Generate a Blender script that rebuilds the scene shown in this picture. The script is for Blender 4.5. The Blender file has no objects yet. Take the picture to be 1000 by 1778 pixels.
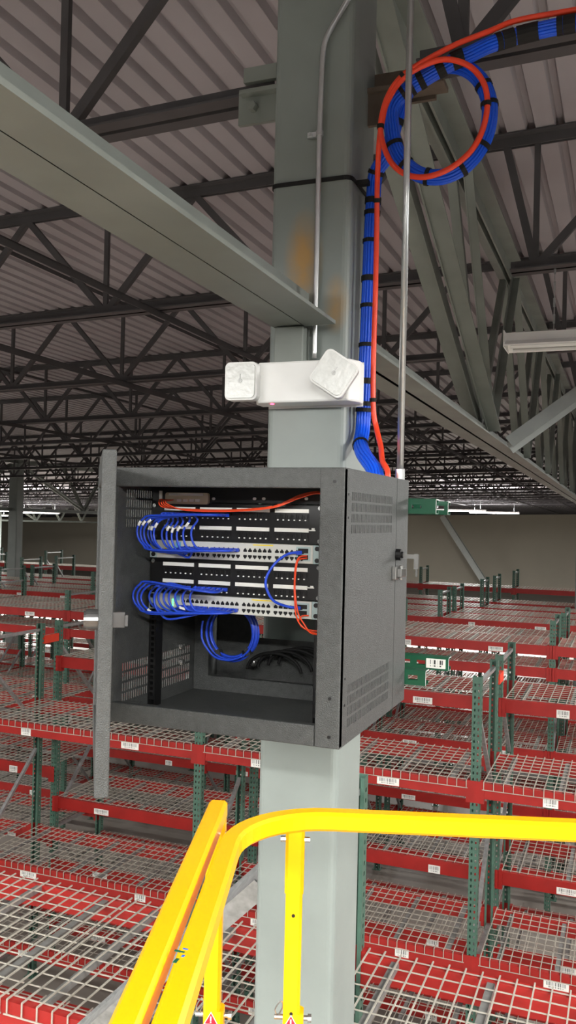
import bpy, math, random
from mathutils import Vector, Matrix
import numpy as np
random.seed(7)
scene = bpy.context.scene
COL = scene.collection
EYE = 5.2            # height of the lens above the floor; everything below is built eye-relative and lifted at the end

# ------------------------------------------------------------------ camera
F = 1500.0
_Y = np.array([590., -25., -F]); _Y /= np.linalg.norm(_Y)
_h = np.array([math.cos(0.0233), -math.sin(0.0233), 0.])
_Z = np.cross(_h, _Y); _Z /= np.linalg.norm(_Z)
if _Z[1] < 0: _Z = -_Z
_X = np.cross(_Y, _Z)
R = np.stack([_X, _Y, _Z])
def ray(x, y): return R @ np.array([x-500., -(y-889.), -F])
def atY(x, y, d): r = ray(x, y); r = r*d/r[1]; return Vector(r)
def atX(x, y, d): r = ray(x, y); r = r*d/r[0]; return Vector(r)
def atZ(x, y, d): r = ray(x, y); r = r*d/r[2]; return Vector(r)
cd = bpy.data.cameras.new('camera'); cam = bpy.data.objects.new('camera', cd); COL.objects.link(cam)
cd.sensor_fit = 'VERTICAL'; cd.sensor_height = 36; cd.lens = 36*F/1778; cd.clip_end = 300; cd.clip_start = .02
M4 = Matrix(R.tolist()).to_4x4(); M4.translation = (0, 0, EYE); cam.matrix_world = M4
scene.camera = cam
# ------------------------------------------------------------------ world and exposure
w = bpy.data.worlds.new('world'); scene.world = w; w.use_nodes = True
w.node_tree.nodes['Background'].inputs[0].default_value = (0, 0, 0, 1)
w.node_tree.nodes['Background'].inputs[1].default_value = 0.
vs = scene.view_settings; vs.view_transform = 'Standard'; vs.look = 'None'; vs.gamma = 1; vs.use_curve_mapping = False
vs.exposure = 1.25
LAMP = 120.0           # watts of each lit strip fixture (downwards); a share also goes up

# ------------------------------------------------------------------ materials
def lin(c): return tuple(((v/255)/12.92 if v/255 <= .04045 else ((v/255+.055)/1.055)**2.4) for v in c)
MATS = {}
def mat(name, rgb, rough=.5, metal=0., var=.12, scale=8., bump=0., bscale=120., emit=0., rust=0., alpha=1., trans=0., spec=.5):
    m = bpy.data.materials.new(name); m.use_nodes = True; nt = m.node_tree; b = nt.nodes['Principled BSDF']
    c = lin(rgb); b.inputs['Roughness'].default_value = rough; b.inputs['Metallic'].default_value = metal
    b.inputs['Base Color'].default_value = (*c, 1); b.inputs['Specular IOR Level'].default_value = spec
    tc = nt.nodes.new('ShaderNodeTexCoord')
    last = None
    if var > 0:
        n = nt.nodes.new('ShaderNodeTexNoise'); n.inputs['Scale'].default_value = scale; n.inputs['Detail'].default_value = 4
        nt.links.new(tc.outputs['Object'], n.inputs['Vector'])
        r = nt.nodes.new('ShaderNodeValToRGB'); e = r.color_ramp.elements
        e[0].position = .3; e[1].position = .7
        e[0].color = (*[v*(1-var) for v in c], 1); e[1].color = (*[min(1, v*(1+var)) for v in c], 1)
        nt.links.new(n.outputs['Fac'], r.inputs['Fac']); last = r.outputs['Color']
    if rust > 0:
        n = nt.nodes.new('ShaderNodeTexNoise'); n.inputs['Scale'].default_value = 5; n.inputs['Detail'].default_value = 6
        nt.links.new(tc.outputs['Object'], n.inputs['Vector'])
        r = nt.nodes.new('ShaderNodeValToRGB'); e = r.color_ramp.elements
        e[0].position = 1-rust; e[1].position = min(1, 1-rust+.14); e[0].color = (0, 0, 0, 1); e[1].color = (1, 1, 1, 1)
        nt.links.new(n.outputs['Fac'], r.inputs['Fac'])
        mx = nt.nodes.new('ShaderNodeMix'); mx.data_type = 'RGBA'
        nt.links.new(r.outputs['Color'], mx.inputs[0]); 
        if last: nt.links.new(last, mx.inputs[6])
        else: mx.inputs[6].default_value = (*c, 1)
        mx.inputs[7].default_value = (*lin((120, 78, 48)), 1); last = mx.outputs[2]
    if last: nt.links.new(last, b.inputs['Base Color'])
    if bump > 0:
        n = nt.nodes.new('ShaderNodeTexNoise'); n.inputs['Scale'].default_value = bscale; n.inputs['Detail'].default_value = 2
        nt.links.new(tc.outputs['Object'], n.inputs['Vector'])
        bp = nt.nodes.new('ShaderNodeBump'); bp.inputs['Strength'].default_value = bump; bp.inputs['Distance'].default_value = .004
        nt.links.new(n.outputs['Fac'], bp.inputs['Height']); nt.links.new(bp.outputs['Normal'], b.inputs['Normal'])
    if emit > 0:
        b.inputs['Emission Color'].default_value = (*c, 1); b.inputs['Emission Strength'].default_value = emit
    if trans > 0: b.inputs['Transmission Weight'].default_value = trans
    if alpha < 1: b.inputs['Alpha'].default_value = alpha
    MATS[name] = m; return m
mat('col_grey', (134, 142, 138), .45, var=.10, scale=3, bump=.05)
mat('girder_grey', (128, 134, 128), .5, var=.14, scale=4, rust=.0)
mat('joist_dark', (74, 72, 74), .6, var=.15, scale=6)
mat('rusty', (104, 92, 80), .8, var=.25, scale=14, rust=.5)
mat('deck', (164, 158, 162), .55, metal=.0, var=.10, scale=1.2)
mat('concrete', (140, 134, 126), .6, var=.1, scale=.6)
mat('tan', (198, 191, 174), .9, var=.05, scale=.3)
mat('wall_white', (205, 203, 198), .9, var=.05, scale=.3)
mat('rack_red', (158, 32, 28), .42, var=.12, scale=5)
mat('rack_orange', (228, 62, 34), .42, var=.10, scale=5)
mat('rack_green', (72, 104, 90), .45, var=.14, scale=6)
mat('galv', (176, 178, 178), .38, metal=.75, var=.2, scale=30)
mat('wire', (196, 192, 180), .4, metal=.35, var=.1, scale=10)
mat('galv_dull', (140, 140, 138), .5, metal=.5, var=.15, scale=20)
mat('galv_pale', (205, 206, 204), .5, metal=.3, var=.1, scale=12)
mat('emt', (206, 208, 208), .3, metal=.85, var=.06, scale=20)
mat('cab', (70, 72, 71), .42, var=.14, scale=60, bump=.55, bscale=420)
mat('black', (14, 14, 15), .45, var=.1)
mat('black_rubber', (12, 12, 13), .7, var=.1)
mat('blue', (16, 92, 236), .35, var=.06, scale=20)
mat('patch_blue', (36, 74, 205), .38, var=.05, scale=20)
mat('orange', (255, 74, 40), .35, var=.05, scale=20)
mat('fibre', (255, 84, 44), .35, var=.05, scale=20)
mat('white', (248, 248, 245), .5, var=.03)
mat('label', (236, 236, 230), .6, var=.02)
mat('lens', (226, 228, 224), .22, var=.05, scale=60, bump=.25, bscale=60)
mat('switch', (205, 206, 200), .4, var=.04)
mat('switch_blue', (166, 186, 186), .4, var=.04)
mat('chrome', (190, 190, 188), .22, metal=.9, var=.04)
mat('steel_dark', (120, 120, 120), .3, metal=.8, var=.05)
mat('yellow', (253, 177, 0), .32, var=.03, scale=3)
mat('green_strut', (18, 84, 58), .38, var=.1, scale=20)
mat('beige', (214, 204, 172), .5, var=.04)
mat('platform', (120, 122, 122), .6, metal=.4, var=.15, scale=20)
mat('red_sign', (222, 30, 50), .4, var=.02)
mat('led_red', (255, 60, 90), .4, var=0, emit=3)
mat('led_green', (70, 240, 110), .4, var=0, emit=2)
mat('amber', (240, 214, 40), .5, var=0)
mat('sky_label', (120, 190, 235), .5, var=0)
mat('tube_on', (255, 255, 250), .5, var=0, emit=22)
mat('tube_off', (232, 234, 232), .35, var=.02)
mat('glass', (150, 152, 154), .06, var=0, trans=.9)
mat('brace_pale', (206, 210, 206), .6, var=.04)
mat('grey_brace', (150, 156, 154), .5, metal=.1, var=.08)
def barcode_mat():
    m = bpy.data.materials.new('barcode'); m.use_nodes = True; nt = m.node_tree; b = nt.nodes['Principled BSDF']
    tc = nt.nodes.new('ShaderNodeTexCoord'); n = nt.nodes.new('ShaderNodeTexNoise'); n.noise_dimensions = '1D'
    sp = nt.nodes.new('ShaderNodeSeparateXYZ'); nt.links.new(tc.outputs['Object'], sp.inputs[0])
    nt.links.new(sp.outputs['X'], n.inputs['W']); n.inputs['Scale'].default_value = 160; n.inputs['Detail'].default_value = 1
    r = nt.nodes.new('ShaderNodeValToRGB'); r.color_ramp.interpolation = 'CONSTANT'
    r.color_ramp.elements[0].color = (.03, .03, .03, 1); r.color_ramp.elements[1].position = .47; r.color_ramp.elements[1].color = (.8, .8, .77, 1)
    nt.links.new(n.outputs['Fac'], r.inputs['Fac']); nt.links.new(r.outputs['Color'], b.inputs['Base Color']); b.inputs['Roughness'].default_value = .6
    MATS['barcode'] = m
barcode_mat()
def column_mat():
    """painted column with two rust runs near the girder seat"""
    m = MATS['col_grey'].copy(); m.name = 'col_stained'; nt = m.node_tree; b = nt.nodes['Principled BSDF']
    tc = [n for n in nt.nodes if n.type == 'TEX_COORD'][0]
    prev = b.inputs['Base Color'].links[0].from_socket
    for (cx, cz, rx, rz, amt) in ((-.952, .80, .07, .17, .75), (-.845, .66, .045, .10, .55)):
        mp = nt.nodes.new('ShaderNodeMapping'); mp.vector_type = 'POINT'
        mp.inputs['Location'].default_value = (-cx/rx, -2.5/.06, -cz/rz); mp.inputs['Scale'].default_value = (1/rx, 1/.06, 1/rz)
        nt.links.new(tc.outputs['Object'], mp.inputs['Vector'])
        g = nt.nodes.new('ShaderNodeTexGradient'); g.gradient_type = 'SPHERICAL'; nt.links.new(mp.outputs['Vector'], g.inputs['Vector'])
        ns = nt.nodes.new('ShaderNodeTexNoise'); ns.inputs['Scale'].default_value = 14; ns.inputs['Detail'].default_value = 5
        nt.links.new(tc.outputs['Object'], ns.inputs['Vector'])
        mu = nt.nodes.new('ShaderNodeMath'); mu.operation = 'MULTIPLY'; nt.links.new(g.outputs['Fac'], mu.inputs[0]); nt.links.new(ns.outputs['Fac'], mu.inputs[1])
        m2 = nt.nodes.new('ShaderNodeMath'); m2.operation = 'MULTIPLY'; m2.use_clamp = True; nt.links.new(mu.outputs[0], m2.inputs[0]); m2.inputs[1].default_value = 3*amt
        mx = nt.nodes.new('ShaderNodeMix'); mx.data_type = 'RGBA'; nt.links.new(m2.outputs[0], mx.inputs[0]); nt.links.new(prev, mx.inputs[6])
        mx.inputs[7].default_value = (*lin((176, 140, 84)), 1); prev = mx.outputs[2]
    nt.links.new(prev, b.inputs['Base Color']); MATS['col_stained'] = m
column_mat()

# ------------------------------------------------------------------ geometry helpers
class MB:
    def __init__(s): s.v = []; s.f = []; s.mi = []; s.cur = 0
    def quad(s, *p):
        i = len(s.v); s.v += [tuple(q) for q in p]; s.f.append(tuple(range(i, i+len(p)))); s.mi.append(s.cur)
    def box(s, a, b, M=None):
        x0, y0, z0 = a; x1, y1, z1 = b
        P = [(x0,y0,z0),(x1,y0,z0),(x1,y1,z0),(x0,y1,z0),(x0,y0,z1),(x1,y0,z1),(x1,y1,z1),(x0,y1,z1)]
        if M is not None: P = [tuple(M @ Vector(p)) for p in P]
        i = len(s.v); s.v += P
        for q in ((0,3,2,1),(4,5,6,7),(0,1,5,4),(1,2,6,5),(2,3,7,6),(3,0,4,7)):
            s.f.append(tuple(i+k for k in q)); s.mi.append(s.cur)
        return s
    def bar(s, p, q, w, h, up=(0,0,1), ends=True):
        """box-section bar: w across, h along up"""
        p = Vector(p); q = Vector(q); d = (q-p).normalized(); up = Vector(up)
        if abs(d.dot(up)) > .98: up = Vector((0,1,0))
        sd = d.cross(up).normalized(); u = sd.cross(d).normalized()
        i = len(s.v)
        for c in (p, q):
            for a, b in ((-1,-1),(1,-1),(1,1),(-1,1)): s.v.append(tuple(c+sd*a*w/2+u*b*h/2))
        for k in range(4):
            s.f.append((i+k, i+(k+1)%4, i+4+(k+1)%4, i+4+k)); s.mi.append(s.cur)
        if ends: s.f += [(i+3,i+2,i+1,i), (i+4,i+5,i+6,i+7)]; s.mi += [s.cur]*2
        return s
    def tube(s, path, r, n=8, closed=False, caps=True, sq=False):
        P = [Vector(p) for p in path]; N = len(P)
        T = []
        for i in range(N):
            if closed: t = P[(i+1)%N]-P[i-1]
            else: t = P[min(i+1,N-1)]-P[max(i-1,0)]
            T.append(t.normalized() if t.length > 0 else Vector((0,0,1)))
        ref = Vector((0,0,1)) if abs(T[0].z) < .9 else Vector((0,1,0))
        u = T[0].cross(ref).normalized(); base = len(s.v)
        for i in range(N):
            u = (u - T[i]*u.dot(T[i])).normalized(); v = T[i].cross(u)
            rr = r[i] if isinstance(r, (list, tuple)) else r
            for k in range(n):
                a = 2*math.pi*(k+(.5 if sq else 0))/n; s.v.append(tuple(P[i]+u*math.cos(a)*rr+v*math.sin(a)*rr))
        for i in range(N if closed else N-1):
            for k in range(n):
                a = base+i*n+k; b = base+i*n+(k+1)%n; c = base+((i+1)%N)*n+(k+1)%n; d = base+((i+1)%N)*n+k
                s.f.append((a,b,c,d)); s.mi.append(s.cur)
        if caps and not closed:
            s.f.append(tuple(base+k for k in range(n))[::-1]); s.f.append(tuple(base+(N-1)*n+k for k in range(n))); s.mi += [s.cur]*2
        return s
    def prism(s, poly, a, b, axis='y'):
        """extrude a polygon (2D) between a and b along axis; poly lies in the two other axes"""
        n = len(poly); i = len(s.v)
        for t in (a, b):
            for (p, q) in poly:
                s.v.append({'y': (p,t,q), 'x': (t,p,q), 'z': (p,q,t)}[axis])
        for k in range(n): s.f.append((i+k, i+(k+1)%n, i+n+(k+1)%n, i+n+k)); s.mi.append(s.cur)
        s.f.append(tuple(i+k for k in range(n))[::-1]); s.f.append(tuple(i+n+k for k in range(n))); s.mi += [s.cur]*2
        return s
    def grid(s, us, vs_, hole, fn):
        """perforated sheet: quads over us x vs_ except where hole(i,j); fn maps (u,v) to a point"""
        idx = {}
        def V(i, j):
            if (i, j) not in idx: idx[(i, j)] = len(s.v); s.v.append(tuple(fn(us[i], vs_[j])))
            return idx[(i, j)]
        for i in range(len(us)-1):
            for j in range(len(vs_)-1):
                if not hole(i, j): s.f.append((V(i,j), V(i+1,j), V(i+1,j+1), V(i,j+1))); s.mi.append(s.cur)
        return s
    def mesh(s, name, mats, smooth=False):
        me = bpy.data.meshes.new(name); me.from_pydata(s.v, [], s.f)
        for m in (mats if isinstance(mats, (list, tuple)) else [mats]): me.materials.append(MATS[m])
        if len(me.materials) > 1: me.polygons.foreach_set('material_index', s.mi)
        if smooth: me.polygons.foreach_set('use_smooth', [True]*len(s.f))
        me.update(); return me
    def build(s, name, mats, parent=None, smooth=False, bevel=0., solid=0.):
        o = link(name, s.mesh(name, mats, smooth), parent)
        if solid: md = o.modifiers.new('s', 'SOLIDIFY'); md.thickness = solid; md.offset = 0
        if bevel: md = o.modifiers.new('b', 'BEVEL'); md.width = bevel; md.segments = 2; md.limit_method = 'ANGLE'
        return o
def link(name, data, parent=None, loc=None):
    o = bpy.data.objects.new(name, data); COL.objects.link(o)
    if parent is not None: o.parent = parent
    if loc is not None: o.location = loc
    return o
def tag(o, label=None, cat=None, group=None, kind=None):
    if label: o['label'] = label
    if cat: o['category'] = cat
    if group: o['group'] = group
    if kind: o['kind'] = kind
    return o
def empty(name, loc, label, cat, group=None):
    o = bpy.data.objects.new(name, None); COL.objects.link(o); o.location = loc; o.empty_display_size = .1
    return tag(o, label, cat, group)
def rel(path, o): return [Vector(p)-Vector(o) for p in path]
def smoothpath(pts, n=8):
    P = [Vector(p) for p in pts]; out = []
    for i in range(len(P)-1):
        p0 = P[max(i-1,0)]; p1 = P[i]; p2 = P[i+1]; p3 = P[min(i+2,len(P)-1)]
        for k in range(n):
            t = k/n; out.append(.5*((2*p1)+(p2-p0)*t+(2*p0-5*p1+4*p2-p3)*t*t+(3*p1-p0-3*p2+p3)*t**3))
    out.append(P[-1]); return out
def rrect(w, h, r, n=4, cx=0, cy=0):
    out = []
    for (sx, sy, a0) in ((1,1,0),(-1,1,90),(-1,-1,180),(1,-1,270)):
        for k in range(n+1):
            a = math.radians(a0+90*k/n); out.append((cx+sx*(w/2-r)+r*math.cos(a), cy+sy*(h/2-r)+r*math.sin(a)))
    return out

# ================================================================== SHELL
FL = -EYE
SX, SY = .026, -.008             # fall of the roof to the left and to the far wall
def rz(X, Y, b): return b + SX*(X+.93) + SY*(Y-2.65)
GX = [-48.24, -32.47, -16.70, -.93, 14.84]
GY = [-15.35, 2.65, 20.65, 38.65, 56.65]
YW = 70.
XL, XR, YB = -70., 26., -16.
tag(MB().box((XL, YB, FL-.2), (XR, YW, FL)).build('floor', 'concrete'), kind='structure')
tag(MB().box((XL, YW, FL), (XR, YW+.3, 2.9)).build('wall_back', 'tan'), kind='structure')
tag(MB().box((XL-.3, YB, FL), (XL, YW, 3.1)).build('wall_left', 'wall_white'), kind='structure')
tag(MB().box((XR, YB, FL), (XR+.3, YW, 3.6)).build('wall_right', 'wall_white'), kind='structure')
tag(MB().box((XL, YB-.3, FL), (XR, YB, 3.6)).build('wall_front', 'wall_white'), kind='structure')
m = MB(); x = XL; prof = []
while x < XR:
    for dx, dz in ((0,0),(.095,0),(.108,.04),(.140,.04)): prof.append((x+dx, dz))
    x += .1524
for i in range(len(prof)-1):
    (xa, za), (xb, zb_) = prof[i], prof[i+1]
    for ya, yb in ((YB, YW),):
        m.quad((xa,ya,rz(xa,ya,2.165)+za), (xa,yb,rz(xa,yb,2.165)+za), (xb,yb,rz(xb,yb,2.165)+zb_), (xb,ya,rz(xb,ya,2.165)+zb_))
tag(m.build('ceiling', 'deck', solid=.003), kind='structure')

# ------------------------------------------------------------------ steel columns
def hss(mb, cx, cy, w_, z0, z1, r=.022): mb.prism(rrect(w_, w_, r, 4, cx, cy), z0, z1, 'z')
def column(name, x, y, label, w_=.26, stained=False, group=None):
    # meshes keep eye-relative coordinates so that stains sit where they belong
    o = empty(name, (0, 0, 0), label, 'column', group)
    m = MB(); hss(m, x, y, w_, FL+.03, rz(x, y, 1.955))
    m.build('shaft', 'col_stained' if stained else 'col_grey', o)
    MB().box((x-.2, y-.2, FL), (x+.2, y+.2, FL+.03)).build('base_plate', 'col_grey', o)
    MB().box((x-.17, y-.17, rz(x,y,1.955)), (x+.17, y+.17, rz(x,y,1.975))).build('cap_plate', 'col_grey', o)
    return o
CX, CY, CF = -.935, 2.63, 2.50
col = column('steel_column', CX, CY, 'grey painted square steel column with rust stains that carries the black cabinet', stained=True)
# bracket plates welded to the column
m = MB(); m.box((-1.215, 2.56, 1.285), (-1.065, 2.575, 1.40)); m.tube([(-1.16,2.535,1.335),(-1.16,2.562,1.335)], .016, 6); m.box((-1.2, 2.53, 1.372), (-1.065, 2.70, 1.386)); m.box((-1.19, 2.54, 1.412), (-1.075, 2.56, 1.46)); m.build('bracket_plate', 'girder_grey', col)
m = MB(); m.box((-.805, 2.665, 1.27), (-.69, 2.68, 1.372)); m.box((-.805, 2.655, 1.372), (-.56, 2.735, 1.388)); m.box((-.805, 2.735, 1.36), (-.60, 2.75, 1.47)); m.build('bracket_plate', 'rusty', col)
m = MB(); m.box((-1.02, 2.44, .47), (-.925, 2.5, .585)); m.build('girder_seat', 'girder_grey', col, bevel=.004)
m = MB(); m.box((-1.005, 2.34, .602), (-.948, 2.5, .64)); m.box((-.985, 2.30, .64), (-.95, 2.5, .70)); m.build('weld_lug', 'rusty', col)
for k, (x, y) in enumerate(((-16.70, 20.65), (-32.47, 38.65), (-16.70, 38.65), (-32.47, 56.65), (-16.70, 56.65), (-.93, 20.65), (-.93, 38.65), (-48.24, 56.65), (-16.70, 2.65), (14.84, 20.65))):
    column('steel_column', x, y, 'plain grey building column standing among the pallet racks', .30, group='far building columns')

# ------------------------------------------------------------------ joist girders (along the building depth)
SP = GY[1]-GY[0]
def angle_chord(m, p, q, leg, t, gap, down, axis_side):
    """double-angle chord from p to q; p,q at the outer face of the flange; stem goes up (down=False) or down"""
    p = Vector(p); q = Vector(q); sgn = -1 if down else 1
    sd = Vector(axis_side)
    for s_ in (-1, 1):
        o = sd*s_*(gap/2+leg/2); m.bar(p+o+Vector((0,0,sgn*t/2)), q+o+Vector((0,0,sgn*t/2)), leg, t)
        o = sd*s_*(gap/2+t/2); m.bar(p+o+Vector((0,0,sgn*leg/2)), q+o+Vector((0,0,sgn*leg/2)), t, leg)
gird_cache = {}
def girder(X, Y0, label, near=False, group=None):
    o = empty('joist_girder', (X, Y0, 0), label, 'roof truss', group); o.location.z = rz(X, Y0, 0)
    def zz(d, b): return b + SY*d
    key = near
    if key not in gird_cache:
        L = SP; parts = []
        m = MB(); angle_chord(m, (0,.18,zz(.18,.587)), (0,L-.186,zz(L-.186,.587)), .098, .011, (.003 if near else .016), False, (1,0,0)); parts.append(('bottom_chord', m.mesh('bottom_chord', 'girder_grey')))
        m = MB(); angle_chord(m, (0,.005,zz(.005,2.09)), (0,L-.005,zz(L-.005,2.09)), .10, .012, .03, True, (1,0,0)); parts.append(('top_chord', m.mesh('top_chord', 'girder_grey')))
        J_ = 2.25; segs = [((.27,1.90),(1.5*J_,.66),.09), ((J_,2.02),(1.5*J_,.66),.055)]
        for k in range(5):
            segs += [((J_*(1.5+k),.66),(J_*(2+k),2.02),.06), ((J_*(2+k),2.02),(J_*(2.5+k),.66),.06)]
        segs += [((L-J_,2.02),(L-1.5*J_,.66),.055), ((L-.27,1.90),(L-1.5*J_,.66),.09)]
        for (a, b, wd) in segs:
            m = MB()
            for s_ in (-1, 1):
                m.bar((s_*(.02+wd/2), a[0], zz(a[0],a[1])), (s_*(.02+wd/2), b[0], zz(b[0],b[1])), wd, .008, (0,.5,1))
                m.bar((s_*(.02+.004), a[0], zz(a[0],a[1])+.03), (s_*(.02+.004), b[0], zz(b[0],b[1])+.03), .008, wd, (0,.5,1))
            parts.append(('web', m.mesh('web', 'girder_grey')))
        gird_cache[key] = parts
    for n, me in gird_cache[key]: link(n, me, o)
    return o
girder(-.93, GY[0], 'light grey joist girder whose double-angle bottom chord ends at the front of the column', True)
girder(-.93, GY[1], 'deep grey joist girder running from behind the column toward the far wall')
for X in (-16.70, -32.47, 14.84):
    for Y0 in GY[1:4]: girder(X, Y0, 'dark joist girder between the far building columns', group='far joist girders')
for Y0 in GY[2:4]: girder(-.93, Y0, 'dark joist girder between the far building columns', group='far joist girders')

# ------------------------------------------------------------------ bar joists (across the building)
BAY = GX[1]-GX[0]
def joist_parts():
    parts = []; fz = lambda d, b: b + SX*d       # d measured from the right end (negative to the left)
    m = MB(); angle_chord(m, (-BAY+.05,0,fz(-BAY,2.16)), (-.05,0,fz(0,2.16)), .058, .008, .022, True, (0,1,0)); parts.append(('top_chord', m.mesh('top_chord', 'joist_dark')))
    m = MB(); angle_chord(m, (-BAY+.3,0,fz(-BAY+.3,1.40)), (-.19,0,fz(-.19,1.40)), .058, .008, .022, False, (0,1,0)); parts.append(('bottom_chord', m.mesh('bottom_chord', 'joist_dark')))
    webs = []; nb = [-1.04-1.3*k for k in range(12)]
    for i, b in enumerate(nb):
        for (d, wd) in ((-.65,.042), (0,.032), (.65,.042)):
            t = min(b+d, -.26); t = max(t, -BAY+.26)
            m = MB(); m.bar((b,0,fz(b,1.42)), (t,0,fz(t,2.12)), wd, wd*.75, (0,1,0)); webs.append(m)
    return parts, webs
jp, jw = joist_parts(); jwm = [m.mesh('web', 'joist_dark') for m in jw]
allw = MB()
for m in jw:
    i = len(allw.v); allw.v += m.v; allw.f += [tuple(i+k for k in f) for f in m.f]; allw.mi += m.mi
jwall = allw.mesh('web', 'joist_dark')
def joist(X, Y, label, group, fine):
    o = empty('bar_joist', (X, Y, rz(X, Y, 0)), label, 'roof joist', group)
    for n, me in jp: link(n, me, o)
    if fine:
        for me in jwm: link('web', me, o)
    else: link('web', jwall, o)
YJ = [2.65+2.25*k for k in range(-2, 31)]
for i, Y in enumerate(YJ):
    if abs(Y-2.65) < .01: joist(-.93, Y, 'dark bar joist framing into the left of the column by a bolted plate', None, True)
    elif i < 10:
        ordn = {0: 'second', 1: 'first', 3: 'first', 4: 'second', 5: 'third', 6: 'fourth', 7: 'fifth', 8: 'sixth', 9: 'seventh'}[i]
        joist(-.93, Y, 'dark bar joist left of the girder, the %s %s the column' % (ordn, 'before' if i < 2 else 'beyond'), 'bar joists left of the column line', True)
    else: joist(-.93, Y, 'thin dark bar joist deep in the hall, left of the long girder', 'deep bar joists left of the column line', False)
    if abs(Y-2.65) < .01: joist(14.84, Y, 'dark bar joist that carries the blue cable bundle away from the column', None, True)
    elif i < 7:
        ordn = {0: 'second', 1: 'first', 3: 'first', 4: 'second', 5: 'third', 6: 'fourth'}[i]
        joist(14.84, Y, 'dark bar joist right of the girder, the %s %s the coiled cables' % (ordn, 'before' if i < 2 else 'beyond'), 'bar joists right of the column line', Y < 14)
    elif Y < 55: joist(14.84, Y, 'thin dark bar joist deep in the hall, right of the long girder', 'deep bar joists right of the column line', False)
    if Y > 16: joist(-16.70, Y, 'distant bar joist under the roof behind the far building columns', 'far bar joists', False)
    if Y > 32: joist(-32.47, Y, 'distant bar joist under the roof behind the far building columns', 'far bar joists', False)
    if Y > 48: joist(-48.24, Y, 'distant bar joist under the roof behind the far building columns', 'far bar joists', False)
# bridging angles tying the joists together
for (X, b, wd), btxt in zip(((-2.87, 1.394, .04), (-4.5, 1.394, .05), (-7.6, 1.394, .04), (-10.6, 1.394, .04), (-4.4, 2.09, .03), (-7.6, 2.09, .03), (2.2, 1.394, .04)), ('under the joists, nearest left of the girder', 'under the joists, second left of the girder', 'under the joists, third left of the girder', 'under the joists, fourth left of the girder', 'up under the roof deck, nearest left of the girder', 'up under the roof deck, farther left of the girder', 'under the joists right of the girder')):
    m = MB(); ya, yb = .5, 62.; m.bar((0,0,0), (0,yb-ya,SY*(yb-ya)), wd, .006); m.bar((wd/2-.003,0,-wd/2), (wd/2-.003,yb-ya,SY*(yb-ya)-wd/2), .006, wd)
    o = m.build('bridging_angle', 'joist_dark'); o.location = (X, ya, rz(X, ya, b))
    tag(o, 'long dark bridging angle ' + btxt, 'bridging', 'joist bridging angles')
# galvanised flange brace from the girder's bottom chord up to the right
a = atX(884, 768, -.765); b = Vector((1.0, a.y+.6, a.z+1.0))
r_ = ray(1000, 684); b = Vector(r_*(.25/r_[0])) if r_[0] > 0 else Vector((-.35, atX(1000,684,-.35).y, atX(1000,684,-.35).z))
d = (b-a).normalized()
m = MB(); m.bar(a, b+d*1.2, .085, .008, (0,1,0)); m.bar(a+Vector((0,.04,-.04)), b+d*1.2+Vector((0,.04,-.04)), .008, .08)
tag(m.build('chord_brace', 'grey_brace'), 'pale grey angle brace rising from the girder bottom chord', 'brace')

# ================================================================== PALLET RACKS
ZT = -1.247
post_cache = {}
def post_mesh(h, mname, fine=True):
    """teardrop upright: perforated face and sides; origin on the floor at the face centre; face looks to -Y"""
    k = (round(h,2), mname, fine)
    if k in post_cache: return post_cache[k]
    m = MB(); W = .075; D = .065; n = int(h/.0508)
    vsx = [0.]
    for i in range(n): vsx += [i*.0508+.016, i*.0508+.036]
    vsx.append(h)
    us = [-W/2, -.0225, -.0095, .0095, .0225, W/2]
    hole = lambda i, j: (i in (1, 3)) and j % 2 == 1
    if not fine: hole = lambda i, j: False; vsx = [0., h]
    m.grid(us, vsx, hole, lambda u, v: (u, 0, v))
    us2 = [0, .022, .042, D]
    h2 = (lambda i, j: i == 1 and j % 2 == 1) if fine else (lambda i, j: False)
    m.grid(us2, vsx, h2, lambda u, v: (-W/2, u, v)); m.grid(us2, vsx, h2, lambda u, v: (W/2, u, v))
    m.quad((-W/2,D,0), (-.018,D,0), (-.018,D,h), (-W/2,D,h)); m.quad((.018,D,0), (W/2,D,0), (W/2,D,h), (.018,D,h))
    m.box((-.06,-.03,0), (.06,.1,.008))
    post_cache[k] = m.mesh('post', mname); return post_cache[k]
BL = 2.435
beam_cache = {}
def beam_mesh(mname, hb=.125):
    if (mname, hb) in beam_cache: return beam_cache[(mname, hb)]
    m = MB()   # step beam: origin left end, top at z=0, front face at y=0
    m.prism([(0,0),(0,-hb),(.05,-hb),(.05,-.04),(.068,-.04),(.068,0)][::-1] if False else [(0,-hb),(.05,-hb),(.05,-.042),(.05,0),(0,0)], 0, BL, 'x')
    for x in (-.006, BL-.034): m.box((x,-.006,-.165), (x+.04,.05,.012)); 
    for x in (-.045, BL+.0): m.box((x,-.006,-.165), (x+.045,-.002,.012))
    beam_cache[(mname, hb)] = m.mesh('beam', mname); return beam_cache[(mname, hb)]
deck_cache = {}
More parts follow.
